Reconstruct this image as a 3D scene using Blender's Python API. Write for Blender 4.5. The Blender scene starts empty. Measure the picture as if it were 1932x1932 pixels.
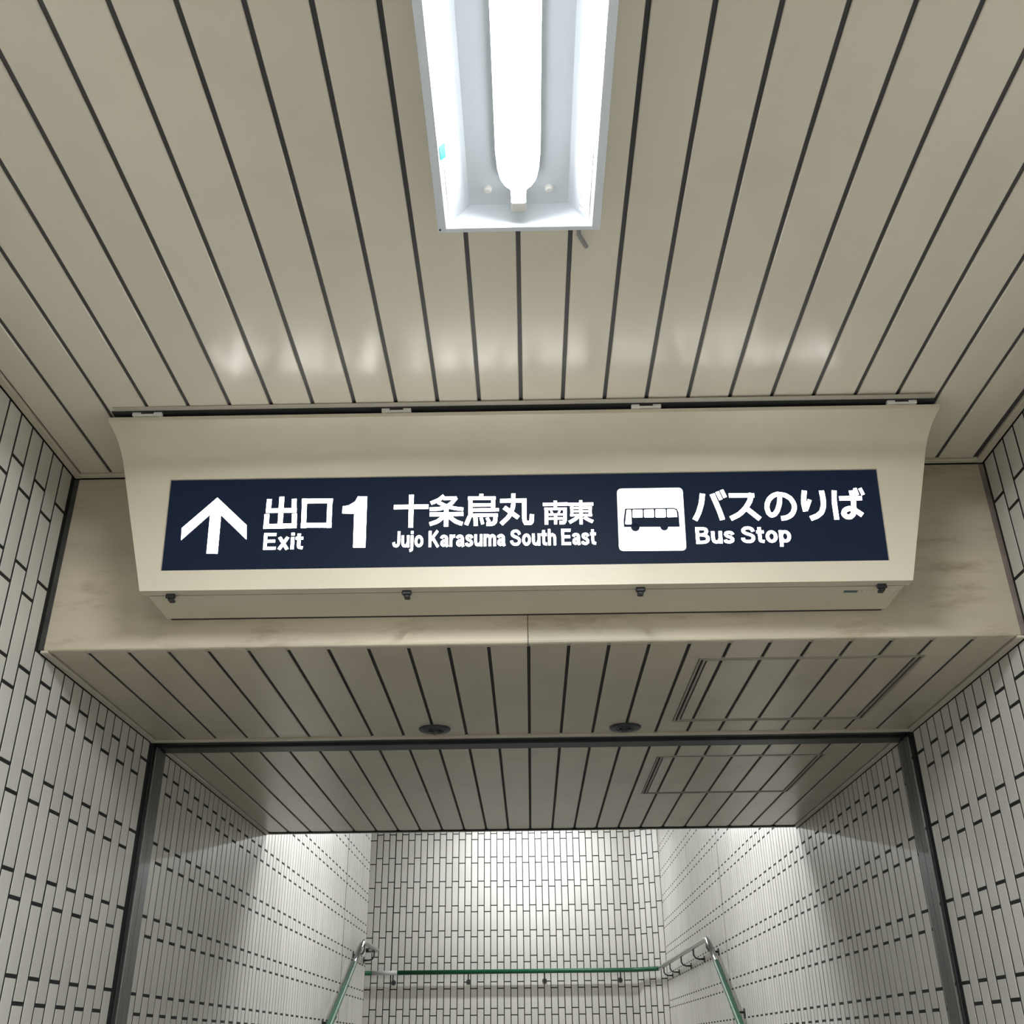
import bpy, math, random
from mathutils import Matrix, Vector

random.seed(7)
SC = bpy.context.scene
COL = SC.collection

# ------------------------------------------------------------------ camera, world, exposure
EYE = 1.5                       # metres above the corridor floor
CAM = Vector((-0.013, 0.0, EYE))
FPX, PITCH, ROLL, YAW = 1939.2, 0.48152, -0.01163, -0.01193   # focal length in pixels of a 1932 px frame
c_f = Vector((math.sin(YAW) * math.cos(PITCH), math.cos(YAW) * math.cos(PITCH), math.sin(PITCH)))
c_r = Vector((math.cos(YAW), -math.sin(YAW), 0.0))
c_u = c_r.cross(c_f)
c_r, c_u = (c_r * math.cos(ROLL) + c_u * math.sin(ROLL)), (c_u * math.cos(ROLL) - c_r * math.sin(ROLL))
cam_data = bpy.data.cameras.new('camera')
cam_data.sensor_width = 36.0
cam_data.lens = FPX / 1932.0 * 36.0
cam_data.clip_start = 0.02
cam = bpy.data.objects.new('camera', cam_data)
COL.objects.link(cam)
cam.matrix_world = Matrix(((c_r.x, c_u.x, -c_f.x, CAM.x), (c_r.y, c_u.y, -c_f.y, CAM.y), (c_r.z, c_u.z, -c_f.z, CAM.z), (0, 0, 0, 1)))
SC.camera = cam

world = bpy.data.worlds.new('world')
SC.world = world
world.use_nodes = True
world.node_tree.nodes['Background'].inputs[0].default_value = (0.0, 0.0, 0.0, 1)   # underground: no sky
SC.view_settings.view_transform = 'Standard'
SC.view_settings.look = 'None'
SC.view_settings.gamma = 1.0
SC.view_settings.use_curve_mapping = False
SC.view_settings.exposure = 0.12
SC.cycles.use_light_tree = False
SC.cycles.max_bounces = 7
SC.cycles.diffuse_bounces = 5
SC.cycles.glossy_bounces = 3
SC.cycles.caustics_reflective = False
SC.cycles.caustics_refractive = False
SC.cycles.use_adaptive_sampling = True
SC.cycles.adaptive_threshold = 0.03
TUBE_STRIP = 450.0              # bright strip added under the tube to light the corridor
TUBE_POWER = 10.0               # emission of the lamp tube above the sign
TUBE_FILL = 200.0               # unseen lamps added behind the camera as fill light
TUBE_STAIR = 245.0
TUBE_LANDING = 150.0
SIGN_POWER = 8.0                # emission of the backlit letters

# ------------------------------------------------------------------ dimensions (m)
W = 1.30                        # half width of the passage
H1, H2, H3 = 2.970, 2.446, 3.72  # corridor ceiling, ceiling past the sign, ceiling of the stairwell
Y1, Y2, Y3 = 2.556, 3.497, 5.19  # bulkhead, shutter, end of the low ceiling
YL, YR, YB = 8.69, 10.845, 11.037  # end of the left wall, end of the right wall, back wall
XB = 1.035                      # where the back wall bends
YREAR = -6.0
XFAR = -3.2
LAND = 1.32                     # height of the landing
TP, RP = 0.0655, 0.2345         # tile pitch across and up
GV, GH = 0.0086, 0.0098         # joints
PP, PG = 0.1067, 0.0094         # ceiling panel pitch and gap

# ------------------------------------------------------------------ materials
def new_mat(name):
    m = bpy.data.materials.new(name); m.use_nodes = True
    nt = m.node_tree
    return m, nt, nt.nodes['Principled BSDF']

def node(nt, t, **kw):
    n = nt.nodes.new(t)
    for k, v in kw.items(): setattr(n, k, v)
    return n

def painted(name, col, rough, var=0.05, dirt=0.0, dirt_scale=3.0, bump=0.02, bump_scale=220.0, metal=0.0, stretch=(1, 1, 1), spec=0.5, dirt_col=None):
    """Paint, metal or glaze: a base colour with slow tonal variation, optional grime, fine relief and per-object variation."""
    m, nt, b = new_mat(name)
    tc = node(nt, 'ShaderNodeTexCoord'); mp = node(nt, 'ShaderNodeMapping')
    nt.links.new(tc.outputs['Object'], mp.inputs[0]); mp.inputs['Scale'].default_value = stretch
    n1 = node(nt, 'ShaderNodeTexNoise'); n1.inputs['Scale'].default_value = dirt_scale; n1.inputs['Detail'].default_value = 2
    nt.links.new(mp.outputs[0], n1.inputs['Vector'])
    mr = node(nt, 'ShaderNodeMapRange'); mr.inputs[1].default_value = 0.35; mr.inputs[2].default_value = 0.7
    mr.inputs[3].default_value = 1.0 + var * 0.5; mr.inputs[4].default_value = 1.0 - var
    nt.links.new(n1.outputs['Fac'], mr.inputs[0])
    oi = node(nt, 'ShaderNodeObjectInfo'); geo = node(nt, 'ShaderNodeNewGeometry')
    ad = node(nt, 'ShaderNodeMath', operation='ADD'); fr = node(nt, 'ShaderNodeMath', operation='FRACT')
    nt.links.new(oi.outputs['Random'], ad.inputs[0]); nt.links.new(geo.outputs['Random Per Island'], ad.inputs[1]); nt.links.new(ad.outputs[0], fr.inputs[0])
    mr2 = node(nt, 'ShaderNodeMapRange'); mr2.inputs[3].default_value = 1.0 - var; mr2.inputs[4].default_value = 1.0 + var * 0.6
    nt.links.new(fr.outputs[0], mr2.inputs[0])
    mu = node(nt, 'ShaderNodeMath', operation='MULTIPLY'); nt.links.new(mr.outputs[0], mu.inputs[0]); nt.links.new(mr2.outputs[0], mu.inputs[1])
    mx = node(nt, 'ShaderNodeMix', data_type='RGBA', blend_type='MULTIPLY'); mx.inputs[0].default_value = 1.0
    mx.inputs[6].default_value = (*col, 1); cr = node(nt, 'ShaderNodeCombineColor')
    for i in range(3): nt.links.new(mu.outputs[0], cr.inputs[i])
    nt.links.new(cr.outputs[0], mx.inputs[7])
    out = mx.outputs[2]
    if dirt > 0:
        n3 = node(nt, 'ShaderNodeTexNoise'); n3.inputs['Scale'].default_value = dirt_scale * 2.3; n3.inputs['Detail'].default_value = 4; n3.inputs['Roughness'].default_value = 0.65
        nt.links.new(mp.outputs[0], n3.inputs['Vector'])
        md = node(nt, 'ShaderNodeMapRange'); md.inputs[1].default_value = 0.53; md.inputs[2].default_value = 0.75; md.inputs[4].default_value = dirt
        nt.links.new(n3.outputs['Fac'], md.inputs[0])
        m2 = node(nt, 'ShaderNodeMix', data_type='RGBA'); nt.links.new(md.outputs[0], m2.inputs[0]); nt.links.new(out, m2.inputs[6])
        m2.inputs[7].default_value = (*(dirt_col or (col[0] * 0.45, col[1] * 0.40, col[2] * 0.33)), 1)
        out = m2.outputs[2]
    nt.links.new(out, b.inputs['Base Color'])
    b.inputs['Roughness'].default_value = rough; b.inputs['Metallic'].default_value = metal
    b.inputs['Specular IOR Level'].default_value = spec
    if bump > 0:
        n2 = node(nt, 'ShaderNodeTexNoise'); n2.inputs['Scale'].default_value = bump_scale; n2.inputs['Detail'].default_value = 0
        nt.links.new(tc.outputs['Object'], n2.inputs['Vector'])
        bp = node(nt, 'ShaderNodeBump'); bp.inputs['Strength'].default_value = bump; bp.inputs['Distance'].default_value = 0.002
        nt.links.new(n2.outputs['Fac'], bp.inputs['Height']); nt.links.new(bp.outputs[0], b.inputs['Normal'])
    return m

def glow(name, col, power):
    m, nt, b = new_mat(name)
    b.inputs['Base Color'].default_value = (*col, 1)
    b.inputs['Emission Color'].default_value = (*col, 1)
    b.inputs['Emission Strength'].default_value = power
    b.inputs['Roughness'].default_value = 0.3
    return m

def print_mat(name, base, ink, scale):
    """Worn small print: broken rows of ink marks on the base colour."""
    m, nt, b = new_mat(name)
    tc = node(nt, 'ShaderNodeTexCoord'); mp = node(nt, 'ShaderNodeMapping'); mp.inputs['Scale'].default_value = scale
    nt.links.new(tc.outputs['Object'], mp.inputs[0])
    n = node(nt, 'ShaderNodeTexNoise'); n.inputs['Scale'].default_value = 1.0; n.inputs['Detail'].default_value = 3
    nt.links.new(mp.outputs[0], n.inputs['Vector'])
    mr = node(nt, 'ShaderNodeMapRange'); mr.inputs[1].default_value = 0.5; mr.inputs[2].default_value = 0.58
    nt.links.new(n.outputs['Fac'], mr.inputs[0])
    mx = node(nt, 'ShaderNodeMix', data_type='RGBA'); nt.links.new(mr.outputs[0], mx.inputs[0])
    mx.inputs[6].default_value = (*base, 1); mx.inputs[7].default_value = (*ink, 1)
    nt.links.new(mx.outputs[2], b.inputs['Base Color']); b.inputs['Roughness'].default_value = 0.4
    return m

M = {
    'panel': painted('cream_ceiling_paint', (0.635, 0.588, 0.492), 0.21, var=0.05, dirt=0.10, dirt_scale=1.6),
    'panel_low': painted('shaded_ceiling_paint', (0.53, 0.475, 0.378), 0.26, var=0.06, dirt=0.16, dirt_scale=1.6),  # same cream paint, darker and warmer: shade put into the low ceiling's colour
    'cove': painted('cream_sign_paint', (0.60, 0.55, 0.435), 0.5, var=0.05, dirt=0.10, dirt_scale=2.2),
    'fascia': painted('smudged_shaded_cream_paint', (0.56, 0.50, 0.385), 0.55, var=0.16, dirt=0.8, dirt_scale=1.7, stretch=(1, 1, 3.5)),  # real smudges; base colour also darkened for the shade beside the sign
    'trim': painted('trim_paint', (0.55, 0.50, 0.41), 0.35, var=0.06),
    'frame': painted('hatch_frame_paint', (0.30, 0.275, 0.225), 0.4, var=0.06),
    'shade_band': painted('shade_band_grey', (0.40, 0.37, 0.31), 0.45, var=0.06),
    'void': painted('dark_void', (0.02, 0.02, 0.022), 0.7, var=0.1),
    'groove': painted('groove_metal', (0.045, 0.044, 0.047), 0.45, var=0.1),
    'tile': painted('glazed_tile', (0.58, 0.565, 0.52), 0.36, var=0.055, bump=0.06, bump_scale=60.0, spec=0.38),
    'mortar': painted('black_mortar', (0.007, 0.007, 0.007), 0.8, var=0.2),
    'sealant': painted('dark_sealant', (0.06, 0.058, 0.055), 0.6, var=0.3, dirt=0.4, dirt_scale=20),
    'brown': painted('brown_sealant', (0.22, 0.185, 0.16), 0.6, var=0.2, dirt=0.3, dirt_scale=15),
    'steel': painted('dull_steel', (0.11, 0.115, 0.115), 0.38, var=0.10, metal=0.75, stretch=(1, 1, 0.1), dirt_scale=9),
    'slot_steel': painted('dark_slot_steel', (0.05, 0.053, 0.054), 0.4, var=0.12, metal=0.5, dirt_scale=9),
    'chrome': painted('polished_steel', (0.40, 0.40, 0.40), 0.18, var=0.04, metal=1.0),
    'green': painted('green_vinyl', (0.010, 0.080, 0.036), 0.38, var=0.05, spec=0.3),
    'sleeve': painted('grey_vinyl', (0.42, 0.42, 0.41), 0.4, var=0.05),
    'bracket': painted('dark_bracket', (0.05, 0.052, 0.052), 0.4, var=0.1, metal=0.5),
    'white': painted('white_enamel', (0.66, 0.71, 0.76), 0.35, var=0.02),
    'socket': painted('white_plastic', (0.78, 0.78, 0.74), 0.4, var=0.02),
    'cable': painted('grey_cable', (0.22, 0.22, 0.22), 0.5, var=0.05),
    'black': painted('black_plastic', (0.012, 0.013, 0.016), 0.35, var=0.1),
    'cover': painted('dark_cover', (0.035, 0.037, 0.042), 0.4, var=0.15, dirt=0.3, dirt_scale=40),
    'hinge': painted('hinge_metal', (0.72, 0.70, 0.66), 0.45, var=0.08),
    'teal': painted('teal_label', (0.01, 0.20, 0.19), 0.4, var=0.03),
    'teal_dark': painted('dark_teal_label', (0.05, 0.11, 0.105), 0.4, var=0.03),
    'floor': painted('floor_vinyl', (0.50, 0.485, 0.45), 0.45, var=0.1, dirt=0.2, dirt_scale=5),
    'dark_floor': painted('darkened_floor', (0.075, 0.075, 0.075), 0.4, var=0.2, dirt=0.3, dirt_scale=60),  # unseen floor, darkened to cut light bounced onto the low ceiling
    'tread': painted('stair_tread', (0.10, 0.10, 0.098), 0.5, var=0.1, dirt=0.2, dirt_scale=5),
    'nosing': painted('nosing_rubber', (0.10, 0.10, 0.10), 0.6, var=0.1),
    'plaster': painted('white_plaster', (0.62, 0.61, 0.58), 0.6, var=0.05),
    'print': print_mat('faint_print', (0.80, 0.83, 0.86), (0.50, 0.53, 0.55), (90, 160, 160)),
    'print_cream': print_mat('faint_pale_print', (0.66, 0.62, 0.50), (0.45, 0.41, 0.33), (200, 60, 60)),
    'tube': glow('lamp_tube', (0.93, 0.97, 1.0), TUBE_POWER),
    'tube_strip': glow('added_tube_strip', (0.95, 0.98, 1.0), TUBE_STRIP),
    'tube_fill': glow('fill_lamp_tube', (0.95, 0.98, 1.0), TUBE_FILL),
    'tube_stair': glow('stair_lamp_tube', (0.95, 0.98, 1.0), TUBE_STAIR),
    'tube_landing': glow('landing_lamp_tube', (0.95, 0.98, 1.0), TUBE_LANDING),
    'letter': glow('backlit_white', (1.0, 0.99, 0.95), SIGN_POWER),
    'picto': glow('backlit_pictogram', (0.93, 0.97, 1.0), 0.75),
    'navy': glow('backlit_navy', (0.008, 0.017, 0.044), 0.4),
}
for k in ('navy', 'picto', 'letter'): M[k].cycles.emission_sampling = 'NONE'
for k in ('tube', 'tube_strip', 'tube_fill', 'tube_stair', 'tube_landing'): M[k].cycles.emission_sampling = 'FRONT'
M['navy'].node_tree.nodes['Principled BSDF'].inputs['Specular IOR Level'].default_value = 0.15
M['navy'].node_tree.nodes['Principled BSDF'].inputs['Roughness'].default_value = 0.6
M['navy'].node_tree.nodes['Principled BSDF'].inputs['Base Color'].default_value = (0.0025, 0.0055, 0.013, 1)

# ------------------------------------------------------------------ mesh helpers
def link(name, verts, faces, mat, parent=None, smooth=False):
    me = bpy.data.meshes.new(name)
    me.from_pydata([tuple(v) for v in verts], [], faces)
    me.materials.append(M[mat])
    if smooth:
        me.polygons.foreach_set('use_smooth', [True] * len(me.polygons))
    me.update()
    return place(name, me, parent)

def place(name, me, parent=None, mw=None):
    o = bpy.data.objects.new(name, me)
    COL.objects.link(o)
    if parent is not None: o.parent = parent
    if mw is not None: o.matrix_local = mw
    return o

def empty(name, loc=(0, 0, 0)):
    o = bpy.data.objects.new(name, None); COL.objects.link(o); o.location = loc
    o.empty_display_size = 0.1
    return o

def tag(o, label=None, cat=None, group=None, kind=None):
    for k, v in (('label', label), ('category', cat), ('group', group), ('kind', kind)):
        if v: o[k] = v
    return o

class MB:
    """Collects shapes into one mesh."""
    def __init__(s): s.v = []; s.f = []
    def add(s, vs, fs):
        n = len(s.v); s.v += [Vector(v) for v in vs]; s.f += [tuple(i + n for i in f) for f in fs]; return s
    def box(s, x0, x1, y0, y1, z0, z1):
        return s.add([(x0, y0, z0), (x1, y0, z0), (x1, y1, z0), (x0, y1, z0), (x0, y0, z1), (x1, y0, z1), (x1, y1, z1), (x0, y1, z1)],
                     [(0, 3, 2, 1), (4, 5, 6, 7), (0, 1, 5, 4), (1, 2, 6, 5), (2, 3, 7, 6), (3, 0, 4, 7)])
    def bevel_box(s, x0, x1, y0, y1, z0, z1, b):
        """Box with all edges chamfered."""
        vs = []; idx = {}
        for i, x in enumerate((x0, x1)):
            for j, y in enumerate((y0, y1)):
                for k, z in enumerate((z0, z1)):
                    sx, sy, sz = (1 - 2 * i) * b, (1 - 2 * j) * b, (1 - 2 * k) * b
                    for a, p in enumerate(((x, y + sy, z + sz), (x + sx, y, z + sz), (x + sx, y + sy, z))):
                        idx[i, j, k, a] = len(vs); vs.append(p)
        fs = []
        for i in (0, 1):
            q = [idx[i, 0, 0, 0], idx[i, 1, 0, 0], idx[i, 1, 1, 0], idx[i, 0, 1, 0]]; fs.append(tuple(q if i else q[::-1]))
            q = [idx[0, i, 0, 1], idx[0, i, 1, 1], idx[1, i, 1, 1], idx[1, i, 0, 1]]; fs.append(tuple(q if i else q[::-1]))
            q = [idx[0, 0, i, 2], idx[1, 0, i, 2], idx[1, 1, i, 2], idx[0, 1, i, 2]]; fs.append(tuple(q if i else q[::-1]))
        for i in (0, 1):
            for j in (0, 1):
                flip = (i == j)
                for q in ([idx[i, j, 0, 0], idx[i, j, 0, 1], idx[i, j, 1, 1], idx[i, j, 1, 0]],):
                    fs.append(tuple(q if flip else q[::-1]))
                for q in ([idx[i, 0, j, 2], idx[i, 0, j, 0], idx[i, 1, j, 0], idx[i, 1, j, 2]],):
                    fs.append(tuple(q if flip else q[::-1]))
                for q in ([idx[0, i, j, 1], idx[0, i, j, 2], idx[1, i, j, 2], idx[1, i, j, 1]],):
                    fs.append(tuple(q if flip else q[::-1]))
        for i in (0, 1):
            for j in (0, 1):
                for k in (0, 1):
                    q = [idx[i, j, k, a] for a in range(3)]
                    fs.append(tuple(q if (i + j + k) % 2 else q[::-1]))
        return s.add(vs, fs)
    def tube(s, pts, r, n=14, cap=True):
        pts = [Vector(p) for p in pts]
        rings = []
        ref = None
        for i, p in enumerate(pts):
            a = pts[i] - pts[i - 1] if i else pts[1] - pts[0]
            b = pts[i + 1] - pts[i] if i < len(pts) - 1 else a
            a.normalize(); b.normalize(); t = (a + b).normalized()
            if ref is None:
                ref = Vector((0, 0, 1)) if abs(t.z) < 0.9 else Vector((1, 0, 0))
            u = (ref - t * ref.dot(t)).normalized(); w = t.cross(u); ref = u
            k = 1.0 / max(0.5, math.sqrt((1 + a.dot(b)) / 2))
            rr = r[i] if isinstance(r, (list, tuple)) else r
            rings.append([p + (u * math.cos(q) + w * math.sin(q)) * rr for q in [2 * math.pi * j / n for j in range(n)]])
        vs = [v for ring in rings for v in ring]
        fs = []
        for i in range(len(rings) - 1):
            for j in range(n):
                fs.append((i * n + j, i * n + (j + 1) % n, (i + 1) * n + (j + 1) % n, (i + 1) * n + j))
        if cap:
            fs.append(tuple(range(n - 1, -1, -1))); fs.append(tuple((len(rings) - 1) * n + j for j in range(n)))
        return s.add(vs, fs)
    def prism_x(s, prof, x0, x1):
        """Profile of (y, z) points swept along x."""
        n = len(prof)
        return s.add([(x0, y, z) for y, z in prof] + [(x1, y, z) for y, z in prof],
                     [tuple(range(n - 1, -1, -1)), tuple(range(n, 2 * n))] + [(i, (i + 1) % n, n + (i + 1) % n, n + i) for i in range(n)])
    def build(s, name, mat, parent=None, smooth=False):
        return link(name, s.v, s.f, mat, parent, smooth)

def project(p):
    d = Vector(p) - CAM
    z = d.dot(c_f)
    if z < 0.05: return None
    return 966 + FPX * d.dot(c_r) / z, 966 - FPX * d.dot(c_u) / z

# ------------------------------------------------------------------ tiled walls
TT = 0.0012      # how far a tile stands proud of its bed
def tile_mesh(w, h):
    """A glazed tile: x across, y out of the wall, z up; chamfered front edges."""
    b = 0.0006; x, z = w / 2, h / 2
    vs = [(-x, 0, -z), (x, 0, -z), (x, 0, z), (-x, 0, z),
          (-x, TT - b, -z), (x, TT - b, -z), (x, TT - b, z), (-x, TT - b, z),
          (-x + b, TT, -z + b), (x - b, TT, -z + b), (x - b, TT, z - b), (-x + b, TT, z - b)]
    fs = []
    for o in (0, 4):
        for i in range(4):
            j = (i + 1) % 4
            fs.append((o + j, o + i, o + 4 + i, o + 4 + j))
    fs.append((11, 10, 9, 8))
    return vs, fs

FULL = tile_mesh(TP - GV, RP - GH)
FULL_ME = bpy.data.meshes.new('tile')
FULL_ME.from_pydata(FULL[0], [], FULL[1]); FULL_ME.materials.append(M['tile']); FULL_ME.update()

def tile_wall(wall, p0, p1, ujoint, phase, zA, zB, z0, top, visible=None, most=300, skip=()):
    """Lay vertical running-bond tiles on the face from p0 to p1 (xy points, the room to the right of p0->p1 seen from above is outside).
    ujoint: distance from p0 of one vertical joint; zA/zB: heights of one bed joint in even and odd columns; top(u): upper limit."""
    a, b = Vector((*p0, 0)), Vector((*p1, 0))
    L = (b - a).length; u = (b - a) / L; n = Vector((-u.y, u.x, 0))   # n: into the room
    rot = Matrix((( -u.x, n.x, 0), (-u.y, n.y, 0), (0, 0, 1))).to_4x4()
    cells = []
    k0 = math.floor(-ujoint / TP) - 1
    for k in range(k0, k0 + int(L / TP) + 4):
        ul, ur = ujoint + k * TP + GV / 2, ujoint + (k + 1) * TP - GV / 2
        ul, ur = max(ul, 0.002), min(ur, L - 0.002)
        if ur - ul < 0.010: continue
        um = (ul + ur) / 2; zt = top(um); zb = zA if (k + phase) % 2 == 0 else zB
        r0 = math.floor((z0 - zb) / RP)
        for r in range(r0, r0 + int((zt - z0) / RP) + 3):
            zl, zh = zb + r * RP + GH / 2, zb + (r + 1) * RP - GH / 2
            zl, zh = max(zl, z0), min(zh, zt - 0.002)
            if zh - zl < 0.012: continue
            cells.append((ul, ur, zl, zh))
    scored = []
    for c in cells:
        ul, ur, zl, zh = c
        s = 0.0
        q = [project(a + u * uu + Vector((0, 0, zz))) for uu in (ul, ur) for zz in (zl, zh)]
        if all(q):
            xs, ys = [p[0] for p in q], [p[1] for p in q]
            if max(xs) > 4 and min(xs) < 1928 and max(ys) > 4 and min(ys) < 1928:
                mid = a + u * ((ul + ur) / 2) + Vector((0, 0, zl))
                if visible is None or visible(mid):
                    wpx = abs((q[2][0] + q[3][0]) - (q[0][0] + q[1][0])) / 2
                    if wpx >= 5.0: s = wpx * (max(ys) - min(ys))
        scored.append((s, c))
    scored.sort(key=lambda t: -t[0])
    rest = MB()
    for i, (s, (ul, ur, zl, zh)) in enumerate(scored):
        ctr = a + u * ((ul + ur) / 2) + Vector((0, 0, (zl + zh) / 2))
        jit = Matrix.Rotation(random.gauss(0, 0.0018), 4, 'X') @ Matrix.Rotation(random.gauss(0, 0.0030), 4, 'Z')
        mw = Matrix.Translation(ctr - n * TT + n * random.gauss(0, 0.00012)) @ rot @ jit
        full = abs(ur - ul - (TP - GV)) < 1e-4 and abs(zh - zl - (RP - GH)) < 1e-4
        if s > 0 and i < most:
            if full: me = FULL_ME
            else:
                vs, fs = tile_mesh(ur - ul, zh - zl)
                me = bpy.data.meshes.new('tile_cut'); me.from_pydata(vs, [], fs); me.materials.append(M['tile']); me.update()
            place('tile', me, wall, mw)
        else:
            vs, fs = FULL if full else tile_mesh(ur - ul, zh - zl)
            rest.add([mw @ Vector(v) for v in vs], fs)
    if rest.v:
        tag(rest.build('tile_field', 'tile', wall), kind='stuff')

def wall(name, boxes, mat='mortar', label=None):
    m = MB()
    for bx in boxes: m.box(*bx)
    return tag(m.build(name, mat), label, kind='structure')

TH = 0.25
seen_past_soffit = lambda p: p.y < Y3 or (p.z - EYE) < p.y * (H2 - EYE) / Y3
# left and right walls of the corridor, in front of the shutter
wl = wall('wall_left', [(-W - TH, -W - TT, YREAR, 3.545, 0, H1 + 0.3)], label='left corridor wall of upright grey tiles')
wr = wall('wall_right', [(W + TT, W + TH, YREAR, 3.545, 0, H1 + 0.3)], label='right corridor wall of upright grey tiles')
near_top = lambda y: H1 - 0.004 if y < Y1 + 0.01 else H2 - 0.004
tile_wall(wl, (-W, 3.468), (-W, YREAR), 3.468 - 3.4558, 0, EYE + 0.408, EYE + 0.348, 0.0, lambda u: near_top(3.468 - u))
tile_wall(wr, (W, YREAR), (W, 3.468), 3.468 - YREAR - (3.468 - 3.4015), 0, EYE + 0.398, EYE + 0.339, 0.0, lambda u: near_top(YREAR + u))
# walls of the stair, past the shutter
wls = wall('wall_left_stair', [(-W - TH, -W - TT, 3.545, YL, 0, H3 + 0.1)], label='left stair wall of upright grey tiles')
wrs = wall('wall_right_stair', [(W + TT, W + TH, 3.545, YR + 0.25, 0, H3 + 0.1)], label='right stair wall of upright grey tiles')
far_top = lambda y: H2 - 0.004 if y < Y3 else H3
tile_wall(wls, (-W, YL), (-W, 3.615), YL - 3.6755, 0, EYE + 0.640, EYE + 0.582, 0.0, lambda u: far_top(YL - u), seen_past_soffit)
tile_wall(wrs, (W, 3.605), (W, YR), 3.700 - 3.605, 0, EYE + 0.567, EYE + 0.626, 0.0, lambda u: far_top(3.605 + u), seen_past_soffit)
# back wall and its angled end
wb = wall('wall_back', [(XFAR - 0.3, W + 0.4, YB + TT, YB + TH, 0, H3 + 0.1)], label='back wall of the stair landing, upright pale tiles')
tile_wall(wb, (XB, YB), (XFAR, YB), XB + 1.389, 0, EYE + 1.289, EYE + 1.231, 1.2, lambda u: H3, seen_past_soffit)
wa_dir = Vector((W - XB, YR - YB, 0)).normalized(); wa_n = Vector((wa_dir.y, -wa_dir.x, 0))
m = MB()
q0, q1 = Vector((XB, YB, 0)), Vector((W, YR, 0))
back = -wa_n * TT
m.add([q0 + back + Vector((0, 0, 1.2)), q1 + back + Vector((0, 0, 1.2)), q1 - wa_n * 0.3 + Vector((0, 0, 1.2)), q0 - wa_n * 0.3 + Vector((0, 0, 1.2)),
       q0 + back + Vector((0, 0, H3)), q1 + back + Vector((0, 0, H3)), q1 - wa_n * 0.3 + Vector((0, 0, H3)), q0 - wa_n * 0.3 + Vector((0, 0, H3))],
      [(0, 3, 2, 1), (4, 5, 6, 7), (0, 1, 5, 4), (1, 2, 6, 5), (2, 3, 7, 6), (3, 0, 4, 7)])
wa = tag(m.build('wall_angled', 'mortar'), 'narrow angled tiled wall between back and right walls', kind='structure')
tile_wall(wa, (W, YR), (XB, YB), 0.0, 0, EYE + 1.291, EYE + 1.234, 1.2, lambda u: H3, seen_past_soffit)
# movement joints
MB().box(-1.389 - 0.0055, -1.389 + 0.0055, YB - 0.0006, YB + 0.001, 1.3, H3).build('movement_joint', 'mortar', wb)
MB().box(W - 0.0006, W + 0.001, 7.459, 7.467, 0.9, H3).build('movement_joint', 'mortar', wrs)
MB().box(-W - 0.001, -W + 0.0006, 7.606, 7.614, 0.9, H3).build('movement_joint', 'mortar', wls)
# rest of the shell, out of sight
wall('wall_rear', [(-W - TH, W + TH, YREAR - 0.2, YREAR, 0, H1 + 0.3)], 'plaster')
wall('wall_left_landing', [(XFAR - 0.3, XFAR, YL - 0.3, YB + TH, LAND - 0.2, H3 + 0.1), (XFAR, -W - TH, YL - 0.25, YL, LAND - 0.2, H3 + 0.1)], 'plaster')

# ------------------------------------------------------------------ floor, stairs, upper ceiling
tag(MB().box(-W - TH, W + TH, YREAR - 0.2, 1.7, -0.15, 0).build('floor', 'floor'), kind='structure')
tag(MB().box(-W - TH, W + TH, 1.7, 5.7, -0.15, 0).build('floor_stair_foot', 'dark_floor'), kind='structure')
tag(MB().box(XFAR - 0.3, W + TH, 7.8, YB + TH, LAND - 0.2, LAND).build('floor_landing', 'floor'), kind='structure')
st = tag(empty('stair_flight', (0, 5.7, 0)), 'straight flight of grey steps rising to the landing', kind='structure')
for k in range(8):
    y = 0.3 * k; z = 0.165 * (k + 1)
    s = MB().box(-W + 0.0005, W - 0.0005, y, y + 0.30 if k < 7 else y + 0.02, 0 if k == 0 else z - 0.33, z - 0.002).build('step', 'tread', st)
    MB().bevel_box(-W + 0.02, W - 0.02, y - 0.004, y + 0.045, z - 0.006, z + 0.003, 0.002).build('nosing', 'nosing', s)
tag(MB().box(XFAR - 0.3, W + TH, Y3 - 0.03, YB + TH, H3, H3 + 0.12).build('ceiling_stair', 'plaster'), kind='structure')

# ------------------------------------------------------------------ slatted metal ceilings
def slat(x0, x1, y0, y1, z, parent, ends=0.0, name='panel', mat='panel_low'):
    """A pressed metal ceiling panel: flat face at z, chamfered long edges, sides turned up; ends: rounded corners at the far end."""
    b = 0.0016; t = 0.0045
    e = min(ends, (x1 - x0) * 0.3)
    def ring(d, zz):
        if e > 0: return [(x0 + d, y0 + d, zz), (x1 - d, y0 + d, zz), (x1 - d, y1 - e, zz), (x1 - d - e * 0.35, y1 - d - e * 0.25, zz), (x1 - e, y1 - d, zz),
                          (x0 + e, y1 - d, zz), (x0 + d + e * 0.35, y1 - d - e * 0.25, zz), (x0 + d, y1 - e, zz)]
        return [(x0 + d, y0 + d, zz), (x1 - d, y0 + d, zz), (x1 - d, y1 - d, zz), (x0 + d, y1 - d, zz)]
    r0, r1, r2 = ring(b, z), ring(0, z + b), ring(0, z + t)
    n = len(r0)
    fs = [tuple(range(n - 1, -1, -1))]
    for o in (0, n):
        for i in range(n):
            fs.append((o + i, o + (i + 1) % n, o + n + (i + 1) % n, o + n + i))
    return link(name, r0 + r1 + r2, fs, mat, parent)

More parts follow.
